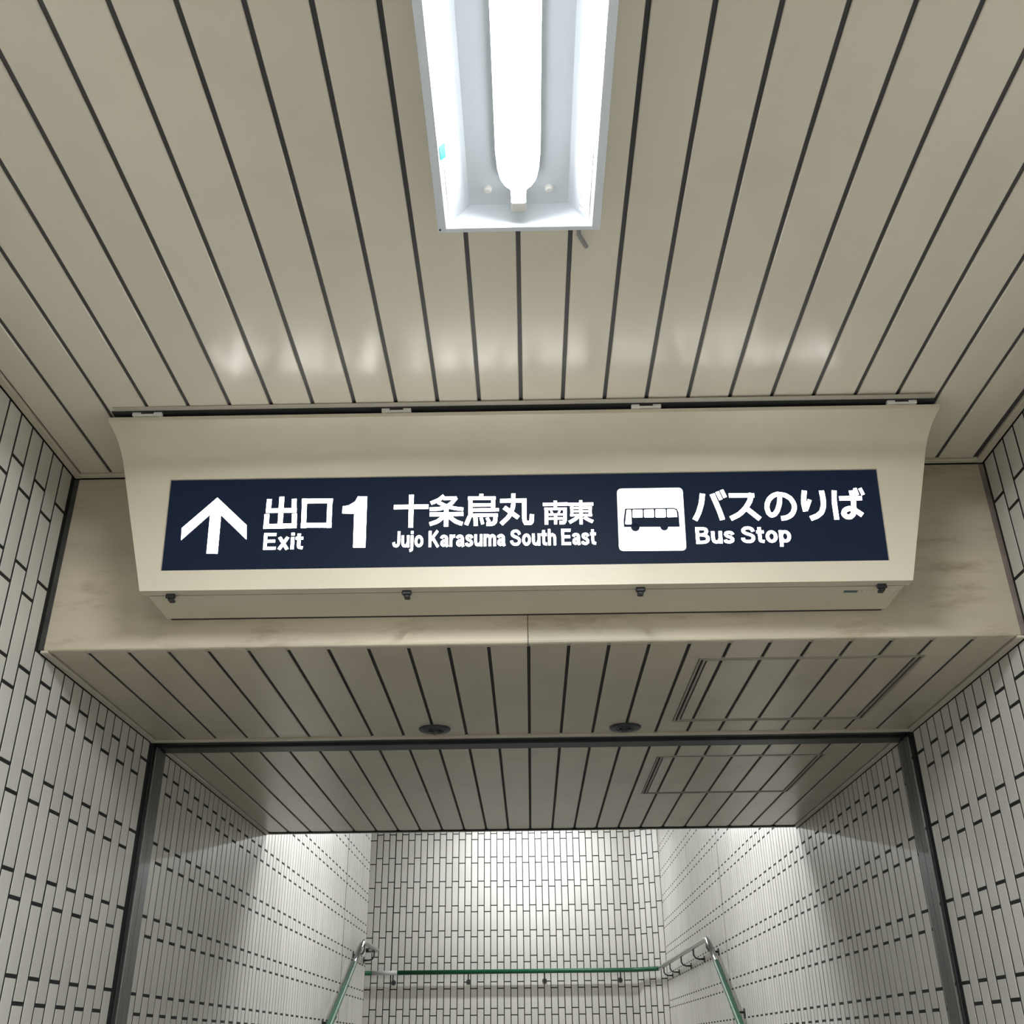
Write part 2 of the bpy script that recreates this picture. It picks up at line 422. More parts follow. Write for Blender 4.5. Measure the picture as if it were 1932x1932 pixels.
def slats(parent, xa, xb, joint, y0, y1, z, holes=(), ends=0.0, mat='panel_low'):
    k = math.floor((xa - joint) / PP)
    while joint + k * PP < xb:
        l, r = max(joint + k * PP + PG / 2, xa), min(joint + (k + 1) * PP - PG / 2, xb)
        k += 1
        if r - l < 0.006: continue
        segs = [(l, r, y0, y1)]
        for hx0, hx1, hy0, hy1 in holes:
            out = []
            for (a, b, c, d) in segs:
                if b <= hx0 or a >= hx1 or d <= hy0 or c >= hy1: out.append((a, b, c, d)); continue
                if c < hy0: out.append((a, b, c, hy0))
                if d > hy1: out.append((a, b, hy1, d))
                if a < hx0 - 0.004: out.append((a, hx0, hy0, hy1))
                if b > hx1 + 0.004: out.append((hx1, b, hy0, hy1))
            segs = out
        for (a, b, c, d) in segs: slat(a, b, c, d, z, parent, ends if abs(d - y1) < 1e-6 else 0.0, mat=mat)

def slab(name, x0, x1, y0, y1, z, label, mat='groove'):
    return tag(MB().box(x0, x1, y0, y1, z + 0.004, z + 0.14).build(name, mat), label, kind='structure')

HATCH = [(0.465, 1.085, 2.700, 3.312), (0.465, 1.080, 3.766, 4.387)]
J1, J2 = -0.0131, -0.0035
c1 = slab('ceiling', -W - 0.05, W + 0.05, YREAR, Y1 + 0.011, H1, 'cream slatted metal ceiling of the corridor')
slats(c1, -W + 0.027, W - 0.027, J1, YREAR + 0.01, Y1 - 0.028, H1, mat='panel')
c2 = slab('ceiling_lower', -W - 0.05, W + 0.05, Y1 + 0.031, 3.445, H2, 'lower slatted ceiling between bulkhead and shutter', 'void')
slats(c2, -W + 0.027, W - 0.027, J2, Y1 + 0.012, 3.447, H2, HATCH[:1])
c3 = slab('ceiling_inner', -W - 0.05, W + 0.05, 3.62, Y3 - 0.03, H2, 'slatted ceiling beyond the shutter, at the stair', 'void')
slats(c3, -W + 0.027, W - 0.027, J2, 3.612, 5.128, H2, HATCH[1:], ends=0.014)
# edge angles and the end of the low ceiling
def trim(n, x0, x1, y0, y1, z0, z1, mat='trim'):
    return tag(MB().bevel_box(x0, x1, y0, y1, z0, z1, 0.0015).build('trim_%d' % n, mat), kind='structure')
trim(1, -W + 0.003, -W + 0.023, YREAR, Y1 - 0.004, H1 - 0.005, H1 + 0.010)
trim(2, W - 0.023, W - 0.003, YREAR, Y1 - 0.004, H1 - 0.005, H1 + 0.010)
trim(3, -W + 0.023, W - 0.023, Y1 - 0.024, Y1 - 0.006, H1 - 0.005, H1 + 0.010)
for i, (ya, yb) in enumerate(((Y1 + 0.004, 3.447), (3.612, 5.15))):
    trim(4 + 2 * i, -W + 0.003, -W + 0.023, ya, yb, H2 - 0.005, H2 + 0.010)
    trim(5 + 2 * i, W - 0.023, W - 0.003, ya, yb, H2 - 0.005, H2 + 0.010)
trim(8, -W + 0.003, W - 0.003, 5.133, 5.158, H2 - 0.004, H2 + 0.015, 'void')
tag(MB().box(-W - TH, W + TH, 5.158, Y3, H2, H3 + 0.1).build('wall_soffit', 'trim'), 'upstand closing the low ceiling above the stair', kind='structure')

# ------------------------------------------------------------------ bulkhead carrying the sign
bh = tag(MB().box(-W - 0.05, W + 0.05, Y1 + 0.012, Y1 + 0.10, H2 + 0.03, H1 + 0.1).build('wall_bulkhead', 'void'), 'cream bulkhead behind the sign, grimy along its lower edge', kind='structure')
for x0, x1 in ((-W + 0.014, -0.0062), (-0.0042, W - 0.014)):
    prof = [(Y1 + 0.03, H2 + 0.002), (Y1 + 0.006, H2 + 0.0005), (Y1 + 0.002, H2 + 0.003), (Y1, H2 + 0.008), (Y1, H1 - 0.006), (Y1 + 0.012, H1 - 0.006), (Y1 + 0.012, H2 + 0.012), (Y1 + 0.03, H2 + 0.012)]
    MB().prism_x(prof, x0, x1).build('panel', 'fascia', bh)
for i, s in enumerate((-1, 1)):
    tag(MB().bevel_box(min(s * (W - 0.013), s * (W + 0.004)), max(s * (W - 0.013), s * (W + 0.004)), Y1 + 0.001, Y1 + 0.02, H2 + 0.002, H1 - 0.004, 0.001).build('trim_%d' % (9 + i), 'sealant' if s < 0 else 'brown'), kind='structure')

# ------------------------------------------------------------------ access hatches in the low ceiling
def hatch(box, label):
    hx0, hx1, hy0, hy1 = box
    t = tag(empty('access_hatch', ((hx0 + hx1) / 2, (hy0 + hy1) / 2, H2)), label, 'hatch', 'ceiling access hatches')
    cx, cy = t.location.x, t.location.y
    def ring(name, a, w, z0, z1, mat):
        x0, x1, y0, y1 = hx0 - cx + a, hx1 - cx - a, hy0 - cy + a * 0.75, hy1 - cy - a * 0.75
        for bx in ((x0, x0 + w, y0, y1), (x1 - w, x1, y0, y1), (x0 + w, x1 - w, y0, y0 + w), (x0 + w, x1 - w, y1 - w, y1)):
            MB().bevel_box(*bx, z0, z1, 0.0008).build(name, mat, t)
    ring('frame', 0.001, 0.006, -0.002, 0.006, 'frame')
    ring('door_frame', 0.0135, 0.007, -0.001, 0.006, 'frame')
    b0, b1, d0, d1 = hx0 + 0.0255, hx1 - 0.0255, hy0 + 0.0205, hy1 - 0.0205
    k = math.floor((b0 - J2) / PP)
    while J2 + k * PP < b1:
        l, r = max(J2 + k * PP + PG / 2, b0), min(J2 + (k + 1) * PP - PG / 2, b1); k += 1
        if r - l < 0.008: continue
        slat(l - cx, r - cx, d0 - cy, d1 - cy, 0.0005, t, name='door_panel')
hatch(HATCH[0], 'square framed access hatch in the ceiling just behind the sign bulkhead')
hatch(HATCH[1], 'square framed access hatch in the ceiling beyond the shutter track')

# ------------------------------------------------------------------ round cover plates
def cover(x, y, label):
    t = tag(empty('round_ceiling_cover', (x, y, H2)), label, 'cover plate', 'round covers in front of the shutter')
    n = 28
    def lathe(name, prof, mat):
        vs = [(r * math.cos(2 * math.pi * i / n), r * math.sin(2 * math.pi * i / n), z) for r, z in prof for i in range(n)]
        fs = [((k + 1) * n + i, (k + 1) * n + (i + 1) % n, k * n + (i + 1) % n, k * n + i) for k in range(len(prof) - 1) for i in range(n)]
        fs.append(tuple(range((len(prof) - 1) * n, len(prof) * n))[::-1] if True else ())
        return link(name, vs, fs, mat, t)
    lathe('plate', [(0.053, 0.004), (0.053, -0.003), (0.050, -0.006), (0.030, -0.008), (0.029, -0.006)], 'cover')
    lathe('boss', [(0.022, -0.004), (0.021, -0.011), (0.015, -0.013)], 'bracket')
    for k in range(4):
        a = k * math.pi / 2 + 0.6
        m = MB().bevel_box(-0.003, 0.003, 0.006, 0.020, -0.0145, -0.0125, 0.0006)
        for v in m.v: v.x, v.y = v.x * math.cos(a) - v.y * math.sin(a), v.x * math.sin(a) + v.y * math.cos(a)
        m.build('rib', 'steel', t)
cover(-0.318, 3.357, 'dark round ceiling cover by the shutter track, towards the left wall')
cover(0.315, 3.369, 'dark round ceiling cover by the shutter track, nearest the access hatch')

# ------------------------------------------------------------------ fire shutter track
sh = tag(empty('shutter_header', (0, Y2, H2)), 'dark steel shutter slot running across the low ceiling', 'shutter track')
h0 = lambda y: y - Y2
MB().bevel_box(-W + 0.003, W - 0.003, h0(3.4475), h0(3.462), -0.006, 0.02, 0.001).build('lip', 'trim', sh)
MB().bevel_box(-W + 0.003, W - 0.003, h0(3.478), h0(3.530), 0.004, 0.05, 0.002).build('front_rail', 'slot_steel', sh)
MB().bevel_box(-W + 0.003, W - 0.003, h0(3.5365), h0(3.609), -0.004, 0.05, 0.002).build('rear_rail', 'slot_steel', sh)
MB().box(-W + 0.001, W - 0.001, h0(3.4475), h0(3.615), 0.03, 0.14).build('slot', 'void', sh)
for s, lab in ((-1, 'dark steel shutter guide standing against the left wall'), (1, 'dark steel shutter guide standing against the right wall')):
    g = tag(empty('shutter_guide', (s * W, Y2, 0)), lab, 'shutter track', 'shutter guides')
    def bx(a, b, y0, y1, z1=H2 - 0.008):
        xs = sorted((s * a, s * b))
        return MB().bevel_box(xs[0], xs[1], y0 - Y2, y1 - Y2, 0, z1, 0.0015)
    bx(-0.012, 0.03, 3.494, 3.541).build('front_flange', 'steel', g)
    bx(-0.010, 0.03, 3.5475, 3.600).build('rear_flange', 'steel', g)
    bx(0.012, 0.03, 3.470, 3.604).build('channel', 'void', g)
    bx(-0.014, -0.004, 3.4905, 3.4955).build('edge_bead', 'chrome', g)

# ------------------------------------------------------------------ lit exit sign
GLYPHS = {  # glyph and bus outlines traced in image pixels, converted to mm on the face
'arrow':([],[[[-805.1,248.7],[-723.3,172.6],[-720.9,134.3],[-791.7,201.3],[-791.7,97.8],[-819.9,98.7],[-820.0,202.9],[-888.6,135.1],[-889.8,167.4]]]),
'character_out':([[13.6,[[-637.4,248.4],[-637.1,170.7]]],[13.6,[[-669.4,242.1],[-670.0,210.1]]],[13.1,[[-675.6,210.8],[-596.9,211.0]]],[13.6,[[-604.8,242.0],[-603.8,210.6]]],[13.6,[[-673.0,201.5],[-672.7,168.4]]],[13.6,[[-679.6,168.5],[-594.5,169.2]]],[13.6,[[-601.9,201.9],[-600.8,168.7]]]],[]),
'character_mouth':([[13.6,[[-578.0,242.2],[-576.3,162.6]]],[13.6,[[-512.0,241.1],[-511.3,162.5]]],[13.6,[[-584.5,235.5],[-504.8,235.2]]],[13.6,[[-583.5,169.9],[-504.5,169.5]]]],[]),
'numeral':([],[[[-439.7,246.4],[-416.1,245.4],[-415.4,108.5],[-446.7,109.0],[-447.5,199.5],[-478.4,200.5],[-478.1,219.6],[-462.2,222.3],[-446.1,232.8]]]),
'character_ten':([[13.2,[[-301.0,248.6],[-301.2,159.6]]],[12.9,[[-345.7,215.5],[-256.4,215.6]]]],[]),
'character_branch':([[11.0,[[-216.6,244.4],[-229.9,233.3],[-250.6,224.6]]],[10.5,[[-218.1,237.1],[-183.9,237.3]]],[11.0,[[-185.4,238.9],[-195.7,225.0],[-210.4,214.3],[-229.6,208.6],[-253.0,208.4]]],[10.5,[[-232.1,227.1],[-210.4,215.8],[-189.7,210.0],[-166.7,207.0]]],[11.7,[[-253.1,194.2],[-166.6,194.1]]],[12.5,[[-210.4,208.0],[-210.7,160.8]]],[11.7,[[-215.4,189.5],[-232.2,175.0],[-252.7,168.1]]],[11.7,[[-202.8,187.7],[-186.5,174.3],[-168.8,167.4]]]],[]),
'character_crow':([[11.4,[[-120.0,248.1],[-120.8,237.9]]],[10.3,[[-154.5,236.5],[-83.6,236.1]]],[11.7,[[-148.2,241.5],[-148.2,186.9]]],[11.4,[[-89.6,240.5],[-89.7,210.8]]],[9.7,[[-148.2,218.0],[-85.3,217.6]]],[10.0,[[-148.2,204.3],[-75.4,204.4]]],[9.7,[[-151.1,190.3],[-78.1,190.1]]],[11.7,[[-83.5,192.1],[-85.1,172.0],[-90.8,166.7],[-107.0,165.9]]],[11.7,[[-150.4,186.9],[-159.2,164.7]]],[11.7,[[-135.6,185.1],[-134.2,162.0]]],[9.1,[[-120.9,183.4],[-116.5,166.0]]],[9.1,[[-106.1,183.1],[-99.6,172.2]]]],[]),
'character_round':([[11.7,[[-71.8,228.2],[-4.4,228.2]]],[12.0,[[-37.5,247.6],[-37.9,213.1],[-47.9,186.9],[-69.4,165.6]]],[12.0,[[-9.5,233.8],[-10.2,167.8],[8.1,167.5],[9.7,190.6]]],[12.5,[[-61.6,210.4],[-25.1,181.9]]]],[]),
'character_south':([[9.6,[[70.4,226.4],[70.1,201.1]]],[9.6,[[38.4,216.6],[101.9,216.9]]],[10.0,[[46.7,207.9],[46.4,162.5]]],[7.3,[[42.0,204.3],[99.2,204.3]]],[10.0,[[94.6,205.6],[93.9,167.5],[79.6,166.9]]],[6.9,[[53.2,189.1],[87.9,189.0]]],[7.3,[[52.9,178.2],[87.6,178.1]]],[8.8,[[70.2,190.5],[69.5,163.0]]],[6.1,[[58.1,201.2],[62.5,190.6]]],[6.1,[[81.3,200.9],[77.2,190.4]]]],[]),
'character_east':([[9.2,[[135.9,226.2],[134.8,162.0]]],[9.2,[[103.4,216.0],[167.7,215.8]]],[8.4,[[112.5,210.2],[112.1,183.3]]],[8.4,[[159.7,209.4],[158.7,182.6]]],[6.9,[[107.8,206.0],[163.8,205.9]]],[6.5,[[112.1,197.0],[159.2,196.4]]],[7.3,[[107.9,187.1],[163.5,186.4]]],[10.0,[[127.8,182.3],[119.1,175.1],[105.0,167.3]]],[10.0,[[143.2,181.2],[152.2,174.6],[165.1,168.4]]]],[]),
'kana_ba_hook':([[14.4,[[449.8,239.3],[445.3,213.2],[436.5,188.1],[425.6,168.4]]],[14.1,[[474.4,238.2],[483.7,211.3],[491.2,187.2],[495.9,168.0]]],[10.7,[[487.6,244.0],[495.9,222.4]]],[10.7,[[499.4,248.8],[507.5,228.3]]]],[]),
'kana_su':([[12.6,[[517.3,233.5],[582.2,232.7]]],[13.8,[[575.7,238.6],[570.1,217.9],[556.9,198.1],[540.4,182.5],[516.8,170.7]]],[13.8,[[562.9,194.7],[591.3,168.7]]]],[]),
'kana_no':([[13.3,[[648.1,234.8],[645.0,210.1],[638.1,191.6],[630.1,181.1],[621.6,177.9],[614.7,184.0],[611.6,197.3],[613.5,210.6],[619.7,222.5],[630.7,231.7],[642.4,235.3],[645.5,234.8],[660.8,232.4],[674.7,222.7],[681.5,208.7],[682.1,197.4],[677.3,184.9],[669.2,176.3],[658.0,170.9],[645.5,169.8]]]],[]),
'kana_ri':([[14.0,[[711.9,243.6],[706.3,212.1],[709.3,187.5]]],[10.9,[[723.1,218.7],[712.7,194.4]]],[14.2,[[755.6,242.9],[757.6,221.4],[756.4,201.2],[750.2,185.0],[737.7,174.6],[719.8,168.0]]]],[]),
'kana_ba':([[13.6,[[788.4,242.6],[784.9,210.8],[786.2,164.3]]],[12.8,[[798.9,221.0],[856.9,221.0]]],[14.0,[[831.9,241.9],[834.4,218.9],[832.9,190.0],[829.2,177.6],[821.3,170.8],[811.3,171.6],[804.8,179.2],[809.3,189.1],[820.6,193.9],[833.2,190.6],[852.6,175.3]]],[10.1,[[841.8,248.1],[846.6,229.4]]],[10.1,[[855.0,247.9],[861.3,229.8]]]],[]),
}
BUS = {'sq':[[[230.0,256.9],[400.0,257.0],[398.7,88.1],[228.3,89.5]]],'body':[[[248.9,201.8],[374.1,202.1],[381.3,198.7],[384.9,189.8],[385.4,151.2],[243.9,152.9],[243.7,169.9]]],'win':[[[252.5,198.5],[264.0,198.8],[263.6,159.7],[247.4,159.9]],[[267.7,198.2],[292.9,198.4],[292.8,177.4],[267.6,177.2]],[[297.2,198.3],[322.4,198.5],[321.6,176.9],[296.5,177.3]],[[326.1,198.4],[352.4,198.6],[351.5,177.0],[325.8,176.9]],[[356.0,198.5],[373.9,198.8],[379.9,194.3],[380.9,177.1],[355.2,177.0]]],'wheel':[[[272.6,151.9],[283.6,151.7]],[[346.3,151.8],[356.2,151.7]]]}
SX = -0.012
sign = tag(empty('exit_sign', (SX, 2.36, H2 + 0.079)), 'wide backlit exit and bus stop sign with navy face in a flared cream case', 'sign')
sign.rotation_euler = (0, 0.0025, 0)
TILT = 0.14
def fy(w): return -TILT * w
# bezel: rows of (offset y, height w, half width), bottom to top
rows = [(fy(0.0), 0.0, 0.966), (fy(0.052), 0.052, 0.978), (fy(0.297), 0.297, 1.036), (fy(0.325), 0.325, 1.0425)]
for i in range(1, 11):
    t = i / 10; p0, p1, p2 = (fy(0.325), 0.325), (fy(0.325) - 0.0115, 0.402), (-0.1385, 0.418)
    y = (1 - t) ** 2 * p0[0] + 2 * t * (1 - t) * p1[0] + t * t * p2[0]
    z = (1 - t) ** 2 * p0[1] + 2 * t * (1 - t) * p1[1] + t * t * p2[1]
    rows.append((y, z, 1.0425 + (z - 0.325) * 0.20 + t * t * 0.006))
WL, WR = -0.9307 - SX, 0.9033 - SX          # window edges
vs, fs, sm = [], [], []
def quad(f, smooth=False): fs.append(f); sm.append(smooth)
for (y, z, h) in rows: vs += [(-h, y, z), (WL, y, z), (WR, y, z), (h, y, z)]
for i in range(len(rows) - 1):
    for j in range(3):
        if i == 1 and j == 1: continue
        quad((4 * i + j, 4 * i + j + 1, 4 * i + 5 + j, 4 * i + 4 + j), True)
# window reveal
n0 = len(vs); dep = 0.010; win = ((WL, 0.052), (WR, 0.052), (WR, 0.297), (WL, 0.297))
vs += [(x, fy(w), w) for x, w in win] + [(x, fy(w) + dep, w + TILT * dep) for x, w in win]
for i in range(4):
    j = (i + 1) % 4
    quad((n0 + j, n0 + i, n0 + 4 + i, n0 + 4 + j))
# sides and bottom return
bk = len(vs)
for (y, z, h) in rows:
    yb = max(y + 0.030, 0.028 + fy(z) * 0.6)
    vs += [(-h, y, z), (-h, yb, z), (h, y, z), (h, yb, z)]
for i in range(len(rows) - 1):
    q = bk + 4 * i
    quad((q + 1, q, q + 4, q + 5)); quad((q + 2, q + 3, q + 7, q + 6))
quad((bk + 1, bk + 3, bk + 2, bk))
# top lip
yt, zt, ht = rows[-1]; lp = len(vs)
vs += [(-ht, yt, zt), (ht, yt, zt), (ht, yt, zt + 0.0105), (-ht, yt, zt + 0.0105), (ht, yt + 0.06, zt + 0.0105), (-ht, yt + 0.06, zt + 0.0105)]
quad((lp, lp + 1, lp + 2, lp + 3)); quad((lp + 3, lp + 2, lp + 4, lp + 5))
bezel = link('bezel', vs, fs, 'cove', sign)
bezel.data.polygons.foreach_set('use_smooth', sm)
MB().box(-1.03, 1.03, -0.095, 0.10, 0.425, 0.4448).build('top_gap', 'void', sign)
# housing behind the bezel
hp = [(0.0355, 0.0005), (0.188, 0.0), (0.191, 0.002), (0.192, 0.012), (0.192, 0.438), (0.0355, 0.40)]
MB().prism_x(hp, -0.955, 0.955).build('housing', 'cove', sign)
MB().box(-0.952, 0.952, 0.0285, 0.0365, 0.0016, 0.40).build('gasket', 'void', sign)
MB().box(-0.945, 0.945, 0.190, 0.1965, -0.0008, 0.01).build('rear_shade_line', 'void', sign)  # black line standing for the shade where housing meets bulkhead
panel = MB().add([(WL - 0.006, fy(0.046) + 0.008, 0.046), (WR + 0.006, fy(0.046) + 0.008, 0.046), (WR + 0.006, fy(0.303) + 0.008, 0.303), (WL - 0.006, fy(0.303) + 0.008, 0.303),
                  (WL - 0.006, fy(0.046) + 0.018, 0.046), (WR + 0.006, fy(0.046) + 0.018, 0.046), (WR + 0.006, fy(0.303) + 0.018, 0.303), (WL - 0.006, fy(0.303) + 0.018, 0.303)],
                 [(0, 1, 2, 3), (7, 6, 5, 4), (0, 4, 5, 1), (1, 5, 6, 2), (2, 6, 7, 3), (3, 7, 4, 0)]).build('face_panel', 'navy', sign)
panel['label'] = 'dark navy backlit face'
def on_face(p, lift): return Vector((p[0] / 1000 - SX, fy(p[1] / 1000) + 0.008 - lift, p[1] / 1000))
def stroke_poly(w, pts):
    """Outline of a thick polyline with mitred corners (mm)."""
    P = [Vector(p) for p in pts]
    if len(P) > 2:                                      # round the path a little
        Q = [P[0]]
        for i in range(1, len(P) - 1):
            Q += [P[i] * 0.8 + P[i - 1] * 0.2, P[i] * 0.86 + (P[i - 1] + P[i + 1]) * 0.07, P[i] * 0.8 + P[i + 1] * 0.2]
        P = Q + [P[-1]]
    left, right = [], []
    for i, p in enumerate(P):
        a = (P[i] - P[i - 1]) if i else (P[1] - P[0]); b = (P[i + 1] - P[i]) if i < len(P) - 1 else a
        a = a.normalized(); b = b.normalized(); t = (a + b).normalized(); n = Vector((-t.y, t.x))
        k = w / 2 / max(0.6, math.sqrt((1 + a.dot(b)) / 2))
        left.append(p + n * k); right.append(p - n * k)
    return left, right
def strokes_mesh(name, strokes, polys, mat, lift):
    m = MB()
    for w, pts in strokes:
        l, r = stroke_poly(w - 1.2, pts); n = len(l)
        m.add([on_face(p, lift) for p in l + r], [(i, i + n, i + n + 1, i + 1) for i in range(n - 1)])
    for pts in polys:
        m.add([on_face(p, lift) for p in pts], [tuple(range(len(pts)))])
    o = m.build(name, mat, panel)
    return o
for name, (ss, pp) in GLYPHS.items():
    strokes_mesh(name, ss, pp, 'letter', 0.0008)
def rounded(pts, r, n=6):
    P = [Vector(p) for p in pts]; out = []
    for i, p in enumerate(P):
        a = (P[i - 1] - p).normalized(); b = (P[(i + 1) % len(P)] - p).normalized()
        s, e = p + a * r, p + b * r
        for k in range(n + 1):
            t = k / n; out.append((1 - t) ** 2 * s + 2 * t * (1 - t) * p + t * t * e)
    return out
strokes_mesh('bus_square', [], [rounded(BUS['sq'][0], 13)], 'picto', 0.0006)
strokes_mesh('bus_body', [], [BUS['body'][0]] + [[Vector(c) + Vector((math.cos(t), math.sin(t))) * (Vector(e) - Vector(c)).length for t in [2 * math.pi * i / 20 for i in range(20)]] for c, e in BUS['wheel']], 'navy', 0.0010)
for wpoly in BUS['win']: strokes_mesh('bus_window', [], [rounded(wpoly, 2.5, 3)], 'letter', 0.0014)

# bold sans-serif capitals and lower case as pen strokes: advance width, strokes in units of the cap height
def ring(cx, cy, rx, ry): return [(cx + rx * math.cos(t), cy + ry * math.sin(t)) for t in [2 * math.pi * i / 16 for i in range(17)]]
LETTERS = {
    'E': (0.66, [[(0.1, 0), (0.1, 1)], [(0.02, 0.087), (0.64, 0.087)], [(0.05, 0.51), (0.59, 0.51)], [(0.02, 0.913), (0.63, 0.913)]]),
    'x': (0.60, [[(0.09, 0.74), (0.51, 0)], [(0.51, 0.74), (0.09, 0)]]),
    'i': (0.20, [[(0.1, 0), (0.1, 0.74)], [(0.1, 0.83), (0.1, 1.0)]]),
    't': (0.38, [[(0.16, 0.94), (0.16, 0.22), (0.19, 0.11), (0.37, 0.08)], [(0, 0.665), (0.37, 0.665)]]),
    'J': (0.55, [[(0.45, 1), (0.45, 0.30), (0.40, 0.14), (0.28, 0.085), (0.15, 0.14), (0.10, 0.32)]]),
    'u': (0.57, [[(0.1, 0.74), (0.1, 0.26), (0.15, 0.12), (0.27, 0.085), (0.38, 0.13), (0.45, 0.28)], [(0.47, 0.74), (0.47, 0)]]),
    'j': (0.20, [[(0.1, 0.83), (0.1, 1.0)], [(0.1, 0.74), (0.1, -0.08), (0.06, -0.17), (-0.06, -0.19)]]),
    'o': (0.61, [ring(0.305, 0.37, 0.205, 0.285)]),
    'K': (0.72, [[(0.1, 0), (0.1, 1)], [(0.60, 1), (0.16, 0.44)], [(0.27, 0.58), (0.64, 0)]]),
    'a': (0.56, [[(0.08, 0.52), (0.13, 0.62), (0.27, 0.66), (0.41, 0.60), (0.44, 0.47), (0.44, 0.14), (0.49, 0)], [(0.44, 0.42), (0.25, 0.37), (0.12, 0.30), (0.11, 0.16), (0.21, 0.085), (0.35, 0.13), (0.44, 0.26)]]),
    'r': (0.38, [[(0.1, 0), (0.1, 0.74)], [(0.1, 0.42), (0.17, 0.58), (0.28, 0.65), (0.38, 0.65)]]),
    's': (0.54, [[(0.46, 0.52), (0.40, 0.63), (0.27, 0.66), (0.14, 0.63), (0.11, 0.53), (0.17, 0.44), (0.34, 0.36), (0.43, 0.27), (0.42, 0.15), (0.31, 0.085), (0.20, 0.085), (0.10, 0.12), (0.07, 0.22)]]),
    'm': (0.84, [[(0.1, 0), (0.1, 0.74)], [(0.1, 0.48), (0.17, 0.62), (0.28, 0.66), (0.39, 0.60), (0.42, 0.48), (0.42, 0)], [(0.42, 0.48), (0.49, 0.62), (0.60, 0.66), (0.71, 0.60), (0.74, 0.48), (0.74, 0)]]),
    'S': (0.71, [[(0.61, 0.69), (0.56, 0.84), (0.42, 0.915), (0.24, 0.905), (0.12, 0.81), (0.13, 0.67), (0.26, 0.57), (0.46, 0.50), (0.59, 0.40), (0.60, 0.24), (0.50, 0.11), (0.34, 0.083), (0.18, 0.12), (0.09, 0.22), (0.08, 0.32)]]),
    'h': (0.56, [[(0.1, 0), (0.1, 1)], [(0.1, 0.46), (0.17, 0.61), (0.30, 0.66), (0.42, 0.60), (0.46, 0.47), (0.46, 0)]]),
    'B': (0.71, [[(0.1, 0), (0.1, 1)], [(0.06, 0.913), (0.38, 0.913), (0.53, 0.86), (0.56, 0.73), (0.50, 0.60), (0.36, 0.535), (0.08, 0.535)], [(0.30, 0.535), (0.50, 0.49), (0.605, 0.38), (0.60, 0.22), (0.52, 0.12), (0.38, 0.087), (0.06, 0.087)]]),
    'p': (0.61, [[(0.1, 0.74), (0.1, -0.24)], ring(0.31, 0.37, 0.20, 0.285)]),
}
def latin(body, x0, x1, base, cap, pen=0.172, gap=0.055, space=0.33):
    """Lay a line of words between x0 and x1 (mm); each word is one part."""
    words, x = [[]], 0.0
    for ch in body:
        if ch == ' ': words.append([]); x += space - gap; continue
        adv, st_ = LETTERS[ch]
        words[-1] += [[(px + x, py) for px, py in path] for path in st_]; x += adv + gap
    sx = (x1 - x0) / (x - gap)
    for word in words:
        m = MB()
        for path in word:
            l, r = stroke_poly(pen, path); n = len(l)
            m.add([on_face((x0 + p.x * sx, base + p.y * cap), 0.0008) for p in l + r], [(i, i + n, i + n + 1, i + 1) for i in range(n - 1)])
        m.build('word', 'letter', panel)
latin('Exit', -677.0, -575.0, 106.5, 44.0)
latin('Jujo Karasuma South East', -347.8, 171.5, 107.2, 43.0)
latin('Bus Stop', 424.0, 665.9, 105.5, 44.0)
MB().box(-1.058, 1.058, -0.149, -0.08, 0.4385, 0.4410).build('dark_strip', 'void', sign)  # thin black strip under the ceiling, above the sign's top lip
MB().box(-1.05, 1.05, -0.166, -0.149, 0.4405, 0.4425).build('lip_shade', 'shade_band', sign)  # thin grey sheet: shade on the ceiling panels put into colour
# hinges along the top, latches along the bottom
for hx in (-0.979, -0.335, 0.307, 0.960):
    o = MB().bevel_box(hx - SX - 0.020, hx - SX + 0.020, -0.142, -0.134, 0.4310, 0.4365, 0.0008).build('hinge', 'hinge', sign)
    for dx in (-0.0275, 0.0275):
        MB().bevel_box(hx - SX + dx - 0.0105, hx - SX + dx + 0.0105, -0.145, -0.132, 0.4300, 0.4425, 0.001).build('hinge_knuckle', 'hinge', o)
for lx in (-0.906, -0.309, 0.279, 0.883):
    x = lx - SX
    o = MB().bevel_box(x - 0.011, x + 0.011, 0.018, 0.030, -0.010, 0.004, 0.0015).build('latch', 'black', sign)
    MB().bevel_box(x - 0.007, x + 0.008, 0.024, 0.044, -0.016, -0.008, 0.002).build('latch_tongue', 'black', o)
    MB().tube([(x - 0.012, 0.024, -0.006), (x + 0.012, 0.024, -0.006)], 0.004, 8).build('latch_pin', 'bracket', o)
MB().box(0.80 - SX, 0.834 - SX, 0.060, 0.072, -0.0008, 0.0010).build('maker_label', 'teal_dark', sign)
MB().box(0.838 - SX, 0.945 - SX, 0.059, 0.073, -0.0006, 0.0010).build('maker_print', 'print_cream', sign)

